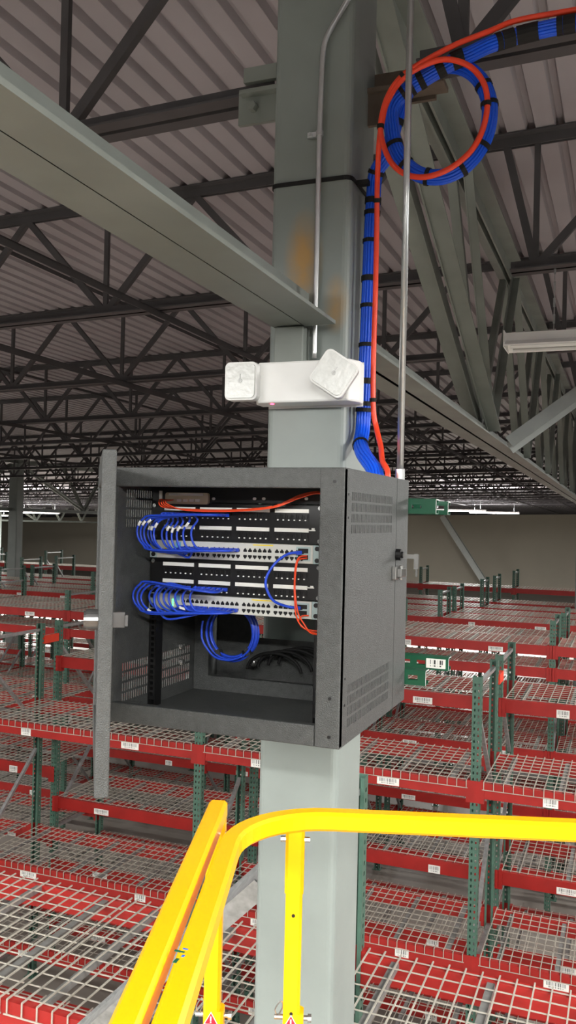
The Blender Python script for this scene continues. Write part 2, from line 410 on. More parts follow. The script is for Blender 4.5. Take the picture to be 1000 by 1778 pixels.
def deck_mesh(dep, fall, n=16):
    if (dep, fall) in deck_cache: return deck_cache[(dep, fall)]
    m = MB(); W = 1.19; r = .0066
    for i in range(n):
        x = .012+(W-.024)*i/(n-1)
        m.bar((x,-.012 if fall else .002,.0105), (x,dep+.004,.0105), r, r)
        if fall: m.bar((x,-.0125,.012), (x,-.0125,-.052), r*.85, r*.85, (0,1,0))
    if fall: m.bar((0,-.019,-.05), (W,-.019,-.05), r*.8, r*.8)
    m.cur = 1; k = int(dep/.105)
    for j in range(k+1):
        y = .035+(dep-.06)*j/k; m.bar((0,y,.004), (W,y,.004), r*.75, r*.75)
    m.cur = 2
    for x in (.15, .6, 1.04):
        m.bar((x,.03,-.008), (x,dep-.03,-.008), .036, .004); m.bar((x-.017,.03,-.02), (x-.017,dep-.03,-.02), .003, .024); m.bar((x+.017,.03,-.02), (x+.017,dep-.03,-.02), .003, .024)
    deck_cache[(dep, fall)] = m.mesh('wire_deck', ['wire', 'wire', 'galv_dull']); return deck_cache[(dep, fall)]
tagm = None
def tag_mesh(w_=.115, h_=.075):
    m = MB(); m.box((-w_/2,-.004,-h_/2), (w_/2,0,h_/2)); m.cur = 1; m.box((-w_*.4,-.0045,-h_*.08), (w_*.4,-.0039,h_*.38)); m.box((-w_*.3,-.0045,-h_*.32), (w_*.3,-.0039,-h_*.18))
    return m.mesh('barcode_label', ['label', 'barcode'])
TAG = tag_mesh(); TAGW = tag_mesh(.19, .062)
BAYW = 2.51
def rack_row(label, Yf, dep, x_frames, levels, group=None, red='rack_red', green='rack_green', ztops=None, tagrow=True, fine=True, spacer=False, fall=False, tags=None):
    """levels: list per bay (left to right) of beam-top heights"""
    o = empty('pallet_rack', (x_frames[0], Yf, FL), label, 'rack', group)
    O = Vector((x_frames[0], Yf, FL))
    P = lambda x, y, z: Vector((x, y, z))-O
    for i, x in enumerate(x_frames):
        zt = ztops[i] if ztops else ZT
        h = zt-FL
        pm = post_mesh(h, green, fine)
        link('post', pm, o, P(x, Yf, FL))
        rp = link('post', pm, o, P(x, Yf+dep, FL)); rp.rotation_euler.z = math.pi
        # frame bracing
        ys, ye = Yf+.06, Yf+dep-.06
        zs = [zt-.06, zt-1.15, zt-1.22, zt-2.3, zt-2.37, zt-3.4]
        m = MB()
        b = link('brace', brace_mesh(dep, 0), o, P(x, ys, zt-.07))
        for k in range(3):
            link('brace', brace_mesh(dep, 1 if k % 2 else -1), o, P(x, ys, zt-.28-1.12*k))
            link('brace', brace_mesh(dep, 0), o, P(x, ys, zt-1.28-1.12*k)) if k != 0 else None
    for i in range(len(x_frames)-1):
        x0 = x_frames[i]+.0375
        for li, z in enumerate(levels[i]):
            bf = link('beam', beam_mesh(red), o, P(x0, Yf+.004, z))
            br = link('beam', beam_mesh(red), o, P(x0+BL, Yf+dep-.004, z)); br.rotation_euler.z = math.pi
            for k in range(2):
                link('wire_deck', deck_mesh(round(dep-.02,3), fall), o, P(x0+.02+k*1.205, Yf+.008, z+.002))
            if tagrow:
                if tags and (i, li) in tags: spots = tags[(i, li)]
                else: spots = ((.55, 0), (1.75, 1)) if li == 0 else ((.62, 1), (1.9, 0))
                for (t, kind) in spots:
                    link('barcode_label', TAGW if kind else TAG, bf, Vector((t, -.0005, -.085)))
    if spacer:
        for x in x_frames:
            MB().box((-.02,0,-.045), (.02,.26,.045)).build('row_spacer', 'rack_orange', o).location = P(x+.03, Yf+dep-.02, ZT-.18)
    return o
brace_cache = {}
def brace_mesh(dep, kind):
    if (dep, kind) in brace_cache: return brace_cache[(dep, kind)]
    L = dep-.12; m = MB()
    if kind == 0: m.bar((0,0,0), (0,L,0), .035, .03)
    elif kind > 0: m.bar((0,0,-.85), (0,L,0), .035, .03)
    else: m.bar((0,0,0), (0,L,-.85), .035, .03)
    brace_cache[(dep, kind)] = m.mesh('brace', 'galv'); return brace_cache[(dep, kind)]
def frames(Y, n, right=0): 
    X0 = -1.11 + .05*(Y-7.09) if Y > 9.5 else -1.11
    return [X0-BAYW*k for k in range(n, -1-right, -1)]
rack_row('pallet rack right behind the column, its wire decks lying just beneath the galvanised brace', 3.04, 1.07, [-1.20-BAYW*k for k in (2, 1, 0, -1)], [[-2.10, -2.75, -3.5]]*3, fall=True)
rack_row('pallet rack across the aisle from the column, barcode tags on its top red beam', 7.09, 1.0, frames(7.09, 3, 1), [[-2.10, -3.51, -4.3]]*4, spacer=True, fall=True)
rack_row('pallet rack bolted back to back with the rack across the aisle by red spacers', 8.36, 1.0, frames(8.36, 3, 1), [[-2.2, -2.95, -3.7, -4.5]] + [[-1.66, -3.28, -4.0, -4.7]]*3)
def lv(n, *v): return [list(v)]*n
rack_row('third pallet rack back from the column, its top beam level with the lower strut', 11.7, .92, frames(11.7, 5, 1), lv(6, -1.58, -1.87, -2.95, -3.7, -4.5))
rack_row('fourth pallet rack back from the column, backing onto the third', 12.84, .92, frames(12.84, 5, 1), lv(6, -1.62, -3.0, -3.9, -4.6))
rack_row('fifth pallet rack back from the column, in the middle of the hall', 15.8, .92, frames(15.8, 7, 1), lv(8, -1.75, -3.4, -4.1))
rack_row('sixth pallet rack back from the column, backing onto the fifth', 16.9, .92, frames(16.9, 7, 1), lv(8, -1.75, -3.7))
rack_row('seventh pallet rack back from the column, barcode tags on its beams', 19.5, .90, frames(19.5, 8, 1), lv(9, -1.88, -3.8, -4.6))
rack_row('eighth pallet rack back from the column, backing onto the seventh', 20.95, .92, frames(20.95, 8, 1), lv(9, -1.88, -4.3), tagrow=False)
rack_row('farthest pallet rack of the hall, standing before the tan wall', 23.6, .92, frames(23.6, 10, 1), lv(11, -1.72, -4.2, -4.7), tagrow=False)
# lone upright beside the column
o = link('rack_upright', post_mesh(5.2-1.45, 'rack_green'), None, (-1.528, 2.865, FL)); tag(o, 'lone green perforated upright post standing close beside the column', 'post')
# galvanised brace from the column down to the left
a = Vector((-1.093, 2.66, -1.155)); b0 = atY(126, 1800, 2.90)
d = (b0-a); e = a + d*((-2.06-a.z)/d.z)
m = MB(); m.bar(a, e, .10, .006, (0,-.35,1)); nrm = Vector((0,-1,-.35)).normalized()
up = Vector((0,-.35,1)); dd = d.normalized(); sd = dd.cross(up).normalized()
m.bar(a+sd*.05+Vector((0,0,-.03)), e+sd*.05+Vector((0,0,-.03)), .006, .065, (0,-.35,1))
m.bar(a-sd*.05+Vector((0,0,-.03)), e-sd*.05+Vector((0,0,-.03)), .006, .065, (0,-.35,1))
tag(m.build('galvanised_channel', 'galv'), 'galvanised steel channel sloping down from the column past the wire deck', 'brace')

# ================================================================== TILT BRACE on the far wall
a = atY(768, 896, 66.); b = atY(893, 1092, 66.)
d = b-a; e = a+d*((FL-a.z)/d.z)
m = MB(); m.bar(a, e, .05, .5, (1,0,0)); m.bar(a+Vector((.24,-.2,0)), e+Vector((.24,-.2,0)), .07, .4, (0,1,0)); tag(m.build('wall_brace', 'brace_pale'), 'pale diagonal brace standing in front of the tan far wall', 'brace')

# ================================================================== LIGHT FIXTURES
FIXL = 2.4
def fixture_parts(lit):
    hx = FIXL/2; parts = []
    m = MB(); m.box((-hx,-.035,0), (hx,.035,.05)); m.prism([(-.11,-.035),(-.035,.0),(.035,.0),(.11,-.035),(.11,-.028),(.035,.006),(-.035,.006),(-.11,-.028)], -hx, hx, 'x'); m.box((-hx-.004,-.11,-.04), (-hx,.11,.05)); m.box((hx,-.11,-.04), (hx+.004,.11,.05)); parts.append(('housing', m.mesh('housing', 'white')))
    for y in (-.052, .052):
        m = MB(); m.tube([(-hx+.03,y,-.03),(hx-.03,y,-.03)], .013, 8); parts.append(('lamp_tube', m.mesh('lamp_tube', 'tube_on' if lit else 'tube_off')))
    for x in (-hx+.25, hx-.25):
        m = MB()
        for k in range(8): 
            z0 = .05+k*.045; m.bar((x,0,z0), (x,0,z0+.05), .012 if k % 2 else .004, .004 if k % 2 else .012, (0,1,0))
        parts.append(('hanging_chain', m.mesh('hanging_chain', 'galv')))
    return parts
FP = {True: fixture_parts(True), False: fixture_parts(False)}
def fixture(X, Y, z, lit, label, group=None, power=1., up=.15, where=None):
    Y = 2.65+2.25*round((Y-2.65)/2.25); z = rz(X, Y, 1.40)-.418
    off = lambda n: '%s_%s_offscreen' % (n, where) if where else n
    o = empty(off('strip_light'), (X, Y, z), label, 'light', group)
    tubes = ['lamp_tube_front', 'lamp_tube_rear']
    for n, me in FP[lit]:
        if n == 'lamp_tube' and where: n = off(tubes.pop(0))
        link(n, me, o)
    if lit:
        for (nm, dz, pw, rx) in (('lamp_down', -.075, 1., 0.), ('lamp_up', .10, up, math.pi)):
            ld = bpy.data.lights.new(off(nm), 'AREA'); ld.shape = 'RECTANGLE'; ld.size = FIXL; ld.size_y = .2; ld.energy = LAMP*pw*power; ld.color = (1, .985, .95)
            lo = link(off(nm), ld, o, (0, 0, dz)); lo.rotation_euler.x = rx
    return o
p = atY(880, 575, 4.9)
fixture(p.x+1.2, 4.9, 1.02, False, 'unlit white strip light hanging on a chain below the roof trusses')
p = atY(270, 789, 20.6); fixture(p.x, p.y, p.z, False, 'unlit white strip light hanging above the racks behind the cabinet door')
for (px, py, Yd) in ((792, 880, 38.), (862, 889, 44.), (15, 868, 33.), (60, 866, 36.), (6, 886, 42.)):
    p = atY(px, py, Yd); fixture(p.x, p.y, p.z, True, 'lit fluorescent strip light glowing far down the hall', 'lit strip lights', power=9.)
# the same strip lights go on overhead behind the viewer and to either side of the frame
for (X, Y, wh) in ((1.3, -1.0, 'behind_right'), (-3.2, -1.6, 'behind_left'), (4.6, -2., 'behind_far_right'), (-1.2, -4.1, 'behind_centre'), (-7., -6., 'behind_far_left'),
                   (3.2, 3.2, 'right_near'), (3.4, 9., 'right_aisle'), (4.2, 15., 'right_middle'), (5., 22., 'right_deep'), (6., 30., 'right_end'),
                   (-7.6, 1.2, 'left_near'), (-13.5, 7.5, 'left_aisle'), (-22., 14., 'left_middle'), (-28., 24., 'left_deep')):
    fixture(X, Y, 0, True, 'lit fluorescent strip light hung from the joists over the aisles', 'lit strip lights over the aisles', power=1.6, where=wh)

# ================================================================== CABINET
X0, X1, Y0, Y1, YS, Z0, Z1 = -1.190, -.589, 1.84, 2.44, 2.305, -.512, .117
cab = empty('network_cabinet', (X0, Y0, Z0), 'black wall-mount network cabinet with its door open, fixed to the column', 'cabinet')
CO = Vector((X0, Y0, Z0))
def cpart(m, name, mt, **k):
    o = m.build(name, mt, k.pop('parent', cab), **k)
    if o.parent is cab: o.location = -CO
    return o
T = .003
def slotted(ys, zs): pass
def slot_panel(xw, name, mt):
    regions = [(1.895, 2.262, -.030, .072), (1.895, 2.272, -.478, -.370)]
    us = [Y0]; hu = []
    for k in range(34):
        u = 1.895+k*(.367/34); us += [u, u+.0048]
    us.append(YS)
    vs_ = [Z0]; hv = []
    for (a, b) in ((-.475, -.372), (-.031, .070)):
        for k in range(4):
            v = a+k*(b-a)/4; vs_ += [v, v+(b-a)/4*.78]
    vs_.append(Z1)
    m = MB(); m.grid(us, vs_, lambda i, j: i % 2 == 1 and j % 2 == 1, lambda u, v: (xw, u, v)); cpart(m, name, mt, solid=.002)
slot_panel(X1-.001, 'side_panel', 'cab'); slot_panel(X0+.001, 'side_panel', 'cab')
cpart(MB().box((X0+T, Y0, Z1-T), (X1-T, YS, Z1)), 'top_panel', 'cab')
cpart(MB().box((X0+T, Y0, Z0), (X1-T, YS, Z0+T)), 'bottom_panel', 'cab')
m = MB(); m.box((X0, Y0-.004, .070), (-.645, Y0+.02, Z1)); cpart(m, 'front_rail', 'cab', bevel=.003)
m = MB(); m.box((X0, Y0-.004, Z0), (-.648, Y0+.02, -.464)); cpart(m, 'front_rail', 'cab', bevel=.003)
m = MB(); m.box((-.647, Y0-.004, Z0), (X1, Y0+.02, Z1)); 
st = cpart(m, 'front_stile', 'cab', bevel=.003)
m = MB()
for zz in (.085, -.40, -.486): m.tube([(-.612,Y0-.0055,zz),(-.612,Y0-.003,zz)], .004, 8)
for (y_, zz) in ((1.87,.058),(1.87,.005),(1.872,-.42),(1.872,-.36)): m.tube([(X1+.0012,y_,zz),(X1-.002,y_,zz)], .003, 8)
cpart(m, 'screw_hole', 'black')
m = MB(); m.box((X0, Y0, Z0), (X0+.012, Y0+.02, Z1)); cpart(m, 'front_stile', 'cab')
# rear wall section behind the hinge seam
m = MB(); YR = YS+.004
hx0, hx1, hy0, hy1 = -.704, -.619, 2.335, 2.418
m.box((X0, YR, Z1-.004), (hx0, Y1, Z1)); m.box((hx1, YR, Z1-.004), (X1, Y1, Z1)); m.box((hx0, YR, Z1-.004), (hx1, hy0, Z1)); m.box((hx0, hy1, Z1-.004), (hx1, Y1, Z1)); m.box((X0, YR, Z0), (X1, Y1, Z0+.004)); m.box((X1-.004, YR, Z0+.004), (X1, Y1, Z1-.004)); m.box((X0, YR, Z0+.004), (X0+.004, Y1, Z1-.004))
cpart(m, 'rear_housing', 'cab')
a = atY(443, 1112, Y1).x; zc = atY(500, 1111, Y1).z
m = MB(); m.box((X0+.004, Y1-.004, Z0+.004), (X1-.004, Y1, zc)); m.box((X0+.004, Y1-.004, zc), (a, Y1, Z1-.004)); m.box((-.66, Y1-.004, zc), (X1-.004, Y1, Z1-.004)); m.box((a, Y1-.004, .05), (-.66, Y1, Z1-.004))
cpart(m, 'back_panel', 'cab')
m = MB(); m.box((X0+T, YS-.02, Z0+T), (X1-T, YS, Z0+.045)); m.box((X0+T, YS-.02, .07), (X1-T, YS, Z1-T)); m.box((X0+T, YS-.02, Z0+.045), (X0+.05, YS, .07)); m.box((X1-.05, YS-.02, Z0+.045), (X1-T, YS, .07))
cpart(m, 'rear_frame', 'cab')
m = MB(); e_ = .005
for (a_, b_, c_, d_) in ((hx0-e_, hx0, hy0-e_, hy1+e_), (hx1, hx1+e_, hy0-e_, hy1+e_), (hx0, hx1, hy0-e_, hy0), (hx0, hx1, hy1, hy1+e_)): m.box((a_, c_, Z1), (b_, d_, Z1+.005))
cpart(m, 'cable_entry', 'black')
# mounting rails with square holes
YP = 2.015
for xr, sgn in ((-1.176, 1), (-.7078, 1)):
    us = [-.009, -.0045, .0045, .009]; vs_ = [Z0+.02]
    z = Z0+.03
    while z < Z1-.03: vs_ += [z, z+.009]; z += .0148
    vs_.append(Z1-.02)
    m = MB(); m.grid(us, vs_, lambda i, j: i == 1 and j % 2 == 1, lambda u, v: (xr+u, YP+.006, v)); m.box((xr+.008, YP+.006, Z0+.003), (xr+.0105, YP+.04, Z1-.003)); m.box((xr-.0105, YP+.006, Z0+.003), (xr-.008, YP+.04, Z1-.003))
    cpart(m, 'mounting_rail', 'black')
for (x_, z_) in ((atX(321, 1123, X0+.03),)*2, ): pass
m = MB()
for px, py in ((321, 1123), (321, 1150)):
    p = atX(px, py, X0+.02); m.tube([(X0+.004,p.y,p.z),(X0+.016,p.y,p.z)], .009, 8)
cpart(m, 'hex_bolt', 'chrome')
# latch and lock on the right side
m = MB(); m.box((X1, 2.268, -.158), (X1+.012, 2.345, -.122)); m.box((X1+.012, 2.28, -.152), (X1+.024, 2.335, -.128)); m.tube([(X1+.018,2.30,-.16),(X1+.018,2.30,-.12)], .006, 8)
cpart(m, 'draw_latch', 'chrome', bevel=.002)
m = MB(); m.tube([(X1,2.315,-.092),(X1+.014,2.315,-.092)], .016, 14); m.tube([(X1+.014,2.315,-.092),(X1+.02,2.315,-.092)], .009, 10)
lk = cpart(m, 'key_lock', 'black')
m = MB(); m.box((X1+.02, 2.313, -.102), (X1+.052, 2.317, -.090)); m.box((X1+.05, 2.311, -.13), (X1+.062, 2.321, -.088)); m.tube([(X1+.056,2.316,-.10),(X1+.056,2.317,-.15)], .003, 6)
cpart(m, 'key', 'chrome')
# door, hinged on the left, swung toward the viewer
hinge = Vector((-1.222, 1.818, 0)); near = Vector((-.8875, 1.331, 0))
dv = (near-hinge); DL = dv.length; ang = math.atan2(dv.y, dv.x)
door = MB(); th = .026; zA, zB = -.515, .118
# local: x along door from hinge, y>0 = inner face side
fr = .055
door.box((fr, 0, zA), (DL-fr, th, zA+fr)); door.box((fr, 0, zB-fr), (DL-fr, th, zB)); door.box((0, 0, zA), (fr, th, zB)); door.box((DL-fr, 0, zA), (DL, th, zB))
dob = door.build('door', 'cab', cab, bevel=.003); dob.location = hinge-CO; dob.rotation_euler.z = ang
m = MB(); m.box((fr-.004, .010, zA+fr-.004), (DL-fr+.004, .014, zB-fr+.004)); m.build('window_pane', 'glass', dob)
zl = atY(185, 1076, 1.36).z
m = MB(); m.tube([(DL-.03, -.022, zl), (DL-.03, 0, zl)], .019, 20); m.tube([(DL-.03,-.026,zl),(DL-.03,-.022,zl)], .016, 20); m.build('door_lock', 'steel_dark', dob, smooth=False)
m = MB(); m.box((DL-.04, th, zl-.014), (DL-.02, th+.022, zl+.014)); m.box((DL-.036, th+.022, zl-.01), (DL-.006, th+.027, zl+.01)); m.build('door_cam', 'steel_dark', dob)
m = MB(); m.tube([(0,th*.5,zB-.12),(0,th*.5,zB-.04)], .008, 8); m.tube([(0,th*.5,zA+.04),(0,th*.5,zA+.12)], .008, 8); m.build('door_hinge', 'cab', dob)

# ------------------------------------------------------------------ rack equipment (plane Y = YP)
XA, XB = -1.181, -.698
U = .04445
def zrow(y): return atY(515, y, YP).z
ztop = zrow(843)
def unit(name, label, cat, ztop_, nu):
    o = empty(name, (XA, YP, ztop_-nu*U), label, cat); return o
def upart(m, name, mt, o, **k): ob = m.build(name, mt, o, **k); ob.location = -o.location; return ob
z1 = zrow(876); z2 = zrow(945); z3 = zrow(978.5); z4 = zrow(1042); z5 = zrow(1073.5)
# fibre adapter panel
fp = unit('fibre_enclosure', 'black fibre panel with one pale adapter plate, topmost unit in the cabinet', 'fibre unit', z1+.045, 1)
upart(MB().box((XA, YP-.002, z1+.001), (XB, YP+.003, z1+.046)), 'faceplate', 'black', fp)
m = MB(); a = atY(287, 855, YP-.012); b = atY(361, 876, YP-.012); m.prism(rrect(b.x-a.x, a.z-b.z, .006, 3, (a.x+b.x)/2, (a.z+b.z)/2), YP-.012, YP-.002, 'y'); ad = upart(m, 'adapter_plate', 'beige', fp)
m = MB(); a = atY(293, 856, YP-.013); b = atY(353, 861, YP-.013); m.box((a.x, YP-.013, b.z), (b.x, YP-.0119, a.z)); upart(m, 'label_strip', 'label', fp)
m = MB()
for px in (311, 322, 333, 343): 
    p = atY(px, 869, YP-.014); m.box((p.x-.006, YP-.016, p.z-.0035), (p.x+.006, YP-.012, p.z+.0035))
upart(m, 'fibre_port', 'label', fp)
m = MB()
for px in (371, 442, 458, 532): 
    p = atY(px, 866, YP-.003); m.prism(rrect(.009, .007, .003, 3, p.x, p.z), YP-.004, YP-.0019, 'y')
upart(m, 'push_pin', 'white', fp)
p = atY(279, 860, YP-.003); upart(MB().box((p.x-.0045, YP-.003, p.z-.012), (p.x+.0045, YP-.0019, p.z+.012)), 'name_tag', 'label', fp)
# patch panels
port_pos = {}
def patch_panel(label, zt, zbm, key):
    H = zt-zbm
    o = unit('patch_bay', label, 'patch bay', zt, 2)
    upart(MB().box((XA, YP-.003, zbm), (XB, YP+.004, zt)), 'faceplate', 'black', o, bevel=.001)
    gx0, gw, gp = XA+.038, .091, .1055
    for r in range(2):
        zl_ = zt-H*(.16+.49*r)-.0
        for g in range(4):
            xx = gx0+g*gp
            ob = MB().box((xx, YP-.0055, zl_-.0048), (xx+gw, YP-.003, zl_+.0048)); upart(ob, 'label_strip', 'label', o)
            m = MB(); mm = MB()
            m.box((xx, YP-.0045, zl_-.027), (xx+gw, YP-.003, zl_-.0075))
            for k in range(6):
                cx = xx+.0085+k*.0148; cz = zl_-.0145
                port_pos[(key, r, g*6+k)] = Vector((cx, YP-.006, cz))
                m.box((cx-.0062, YP-.0075, cz+.0035), (cx+.0062, YP-.0045, cz+.006)); m.box((cx-.0062, YP-.0075, cz-.0055), (cx-.004, YP-.0045, cz+.0035)); m.box((cx+.004, YP-.0075, cz-.0055), (cx+.0062, YP-.0045, cz+.0035))
                mm.prism(rrect(.0046, .0032, .0015, 2, cx, cz-.0088), YP-.006, YP-.0044, 'y')
            upart(m, 'port_block', 'black', o); upart(mm, 'port_number', 'white', o)
    m = MB()
    for x_ in (XA+.008, XB-.008):
        for z_ in (zt-.008, zbm+.008): m.tube([(x_,YP-.007,z_),(x_,YP-.003,z_)], .0055, 10)
    upart(m, 'rack_screw', 'chrome', o)
    m = MB(); m.box((XB-.045, YP-.0036, zt-H*.66), (XB-.020, YP-.0029, zt-H*.63)); m.box((XB-.030, YP-.0036, zt-H*.63), (XB-.022, YP-.0029, zt-H*.585)); m.cur = 0
    upart(m, 'maker_mark', 'label', o)
    return o
patch_panel('upper black patch panel with white label strips, above the first switch', z1-.0005, z2+.0005, 'a')
patch_panel('lower black patch panel with white label strips, between the two switches', z3-.0005, z4+.0005, 'b')
sw_pos = {}
def switch(label, zt, zbm, key):
    H = zt-zbm; o = unit('network_switch', label, 'switch', zt, 1)
    upart(MB().box((XA+.022, YP-.012, zbm+.0005), (XB-.022, YP+.20, zt-.0005)), 'chassis', 'switch', o, bevel=.0015)
    for x_ in (XA, XB-.0225):
        upart(MB().box((x_, YP-.009, zbm+.0005), (x_+.0225, YP-.005, zt-.0005)), 'mounting_ear', 'switch_blue', o)
        m = MB()
        for z_ in (zbm+.009, zt-.009): m.tube([(x_+.011,YP-.0125,z_),(x_+.011,YP-.009,z_)], .0058, 10)
        upart(m, 'rack_screw', 'black', o)
    x0 = XA+.098; pt = .0134
    for b in range(4):
        m = MB(); xb = x0+b*(6*pt+.0065)
        for r in range(2):
            cz = zbm+H*(.60-.34*r)
            for k in range(6):
                cx = xb+pt*(k+.5); sw_pos[(key, r, b*6+k)] = Vector((cx, YP-.013, cz))
                s_ = 1 if r == 0 else -1
                m.prism([(cx-.0051,cz-.004*s_),(cx+.0051,cz-.004*s_),(cx+.0051,cz+.0015*s_),(cx+.003,cz+.0015*s_),(cx+.003,cz+.0038*s_),(cx+.0015,cz+.0038*s_),(cx+.0015,cz+.0055*s_),(cx-.0015,cz+.0055*s_),(cx-.0015,cz+.0038*s_),(cx-.003,cz+.0038*s_),(cx-.003,cz+.0015*s_),(cx-.0051,cz+.0015*s_)], YP-.0126, YP-.0118, 'y')
        upart(m, 'port_block', 'black', o)
    xs = XB-.066
    upart(MB().box((xs, YP-.0125, zbm+H*.15), (xs+.038, YP-.0119, zt-H*.10)), 'uplink_plate', 'switch_blue', o)
    m = MB(); m.box((xs+.005, YP-.0131, zbm+H*.56), (xs+.032, YP-.0124, zbm+H*.80)); m.box((xs+.005, YP-.0131, zbm+H*.22), (xs+.032, YP-.0124, zbm+H*.46)); upart(m, 'uplink_port', 'black', o)
    m = MB(); m.box((XA+.045, YP-.0125, zbm+H*.5), (XA+.052, YP-.0119, zbm+H*.56)); upart(m, 'yellow_mark', 'amber', o)
    m = MB(); m.box((XA+.30, YP-.0125, zt-H*.13), (XA+.355, YP-.0119, zt-H*.07)); upart(m, 'yellow_mark', 'amber', o)
    m = MB(); m.box((XA+.078, YP-.0125, zt-H*.4), (XA+.094, YP-.0119, zt-H*.08)); upart(m, 'blue_sticker', 'sky_label', o)
    m = MB()
    for k in range(3): m.prism(rrect(.005, .005, .002, 2, XA+.074, zbm+H*(.32+.15*k)), YP-.0128, YP-.0119, 'y')
    upart(m, 'status_light', 'led_green', o)
    return o
switch('upper silver network switch with rows of ports, below the upper patch panel', z2-.0005, z3+.0005, 'a')
switch('lower silver network switch with rows of ports, bottommost unit in the cabinet', z4-.0005, z5+.0005, 'b')

# ------------------------------------------------------------------ patch cables
def cable(pts, r, mt, name, label, group=None, plug=None, sleeves=None, n=8, seg=8):
    path = smoothpath(pts, seg); o0 = Vector(path[0])
    ob = empty(name, o0, label, 'cable', group)
    m = MB(); m.tube(rel(path, o0), r, n); m.build('jacket', mt, ob, smooth=True)
    if plug:
        for i in plug:
            p = Vector(pts[i])-o0; q = Vector(pts[1 if i == 0 else -2])-o0
            d = (q-p).normalized(); m = MB(); m.bar(p+d*.0012, p+d*.014, .0092, .0085); m.build('plug', mt, ob)
    if sleeves:
        for t in sleeves:
            i = int(t*(len(path)-1)); m = MB(); m.tube(rel(path[i:i+4], o0), r*1.25, n); m.build('label_sleeve', 'white', ob, smooth=True)
    return ob
G1 = 'blue patch cables of the upper switch'; L1 = 'blue patch cable looping from the upper patch panel to the switch under it'
G2 = 'blue patch cables of the lower switch'; L2 = 'blue patch cable looping from the lower patch panel to the bottom switch'
def pc(px, py, dy): return atY(px, py, YP-dy)
# upper bunch: (bulge pixel x, bulge pixel y, bulge depth)
up = [(237,925,.075),(242,928,.085),(248,925,.09),(263,925,.095),(286,930,.085),(297,928,.09),(303,932,.10),(311,930,.09),(321,930,.095),(336,930,.085),(245,918,.06),(255,935,.07)]
def loop_cable(a, s, bx, d, ytop, ybot, label, group, sleeves):
    # every cable keeps to its own depth layer d in front of the panels, so no two run through each other
    a = a+Vector((0,-.003,0)); lay = lambda p: Vector((p.x, YP-d, p.z))
    h = ybot-ytop; q = lay(s)
    pts = [a, a+Vector((0,-.012,0)), lay(a)+Vector((-.001,.004,0))]
    pa = pc(bx+30, ytop, d)
    if pa.x < a.x-.012: pts.append(pa)
    pts += [pc(bx+12, ytop+h*.09, d), pc(bx+2, ytop+h*.33, d), pc(bx+2, ytop+h*.60, d), pc(bx+11, ytop+h*.84, d)]
    pe = pc(bx+30, ybot, d)
    if pe.x < q.x-.012: pts.append(pe)
    pts += [q+Vector((-.001,.004,0)), s+Vector((0,-.012,0)), s+Vector((0,-.0005,0))]
    cable(pts, .0028, 'patch_blue', 'patch_cable', label, group, plug=(0, -1), sleeves=sleeves, seg=6)
up = [(256,902,955),(261,899,957),(280,901,960),(288,900,964),(297,899,968),(306,900,966),(317,899,963),(331,897,962),(266,898,960),(249,898,958),(243,897,957),(237,895,955)]
for k in range(12):
    bx, yt, yb2 = up[k]
    loop_cable(port_pos[('a', 0, k)].copy(), sw_pos[('a', 0, k)].copy(), bx, .036+.0068*k, yt, yb2, L1, G1, (.36+.02*(k % 3),) if k % 5 != 2 else None)
lo = [(258,1014,1062),(266,1016,1066),(274,1014,1064),(283,1016,1062),(292,1013,1067),(303,1015,1063),(316,1015,1067),(329,1013,1069),(267,1013,1075),(244,1014,1064),(237,1012,1066),(230,1010,1063)]
for k in range(12):
    bx, yt, yb2 = lo[k]
    loop_cable(port_pos[('b', 1, k)].copy(), sw_pos[('b', 1, k)].copy(), bx, .036+.0068*k, yt, yb2, L2, G2, (.66,) if k % 4 == 1 else None)
s1 = sw_pos[('a', 0, 23)]+Vector((0,-.001,0)); s2 = sw_pos[('b', 0, 23)]+Vector((0,-.001,0))
cable([s1, pc(500, 962, .035), pc(476, 980, .06), pc(461, 1010, .07), pc(472, 1040, .06), pc(495, 1052, .035), s2], .0034, 'patch_blue', 'patch_cable', 'single blue patch cable bowing down between the two switches', plug=(0, -1))
# orange fibre jumpers
for k in range(4):
    z_ = .0056*k; cable([pc(286+5*k, 868, .018), pc(277+k*3.5, 868+k, .030+z_), pc(282+4*k, 880-k, .036+z_), pc(325, 884+k*.8, .027+z_), pc(400, 885.5+.8*k, .025+z_), pc(474, 879+.8*k, .025+z_), pc(520, 860+1.6*k, .028+z_), pc(553, 854+1.0*k, .024+z_), pc(585, 862+2*k, .010+z_)], .0017, 'fibre', 'fibre_jumper', 'orange fibre jumper running along the top of the upper patch panel', 'orange fibre jumpers at the top', n=6)
tag(MB().box((0,0,0), (.009,.012,.009)).build('cable_tie', 'black_rubber'), 'small black tie around the orange jumpers on the upper patch panel', 'cable tie').location = pc(472, 884, .031)
for k in range(2):
    f1 = pc(533, 965+4*k, .016); z_ = .006*k
    cable([f1, pc(519, 968+4*k, .03+z_), pc(513+k*1.5, 985, .04+z_), pc(511+k, 1015, .03+z_), pc(512+k*2, 1045, .036+z_), pc(514+5*k, 1068, .05+z_), pc(522+7*k, 1085, .058+z_), pc(540, 1097+k*2, .05+z_), pc(562, 1101, .03+z_), pc(585, 1094, .02+z_)], .0019, 'fibre', 'fibre_jumper', 'orange fibre jumper hanging from the upper switch past the lower one', 'orange fibre jumpers at the right', n=6)
cable([pc(536, 1069, .016), pc(524, 1070, .025), pc(519, 1080, .036), pc(530, 1092, .036), pc(560, 1096, .02), pc(585, 1090, .008)], .0019, 'fibre', 'fibre_jumper', 'orange fibre jumper plugged into the lower switch', n=6)
cable([pc(562, 1034, .01), pc(558, 1050, .02), pc(558, 1066, .02), pc(561, 1078, .01)], .006, 'fibre', 'fibre_bundle', 'thick orange fibre bundle showing beside the lower switch ear', n=8)
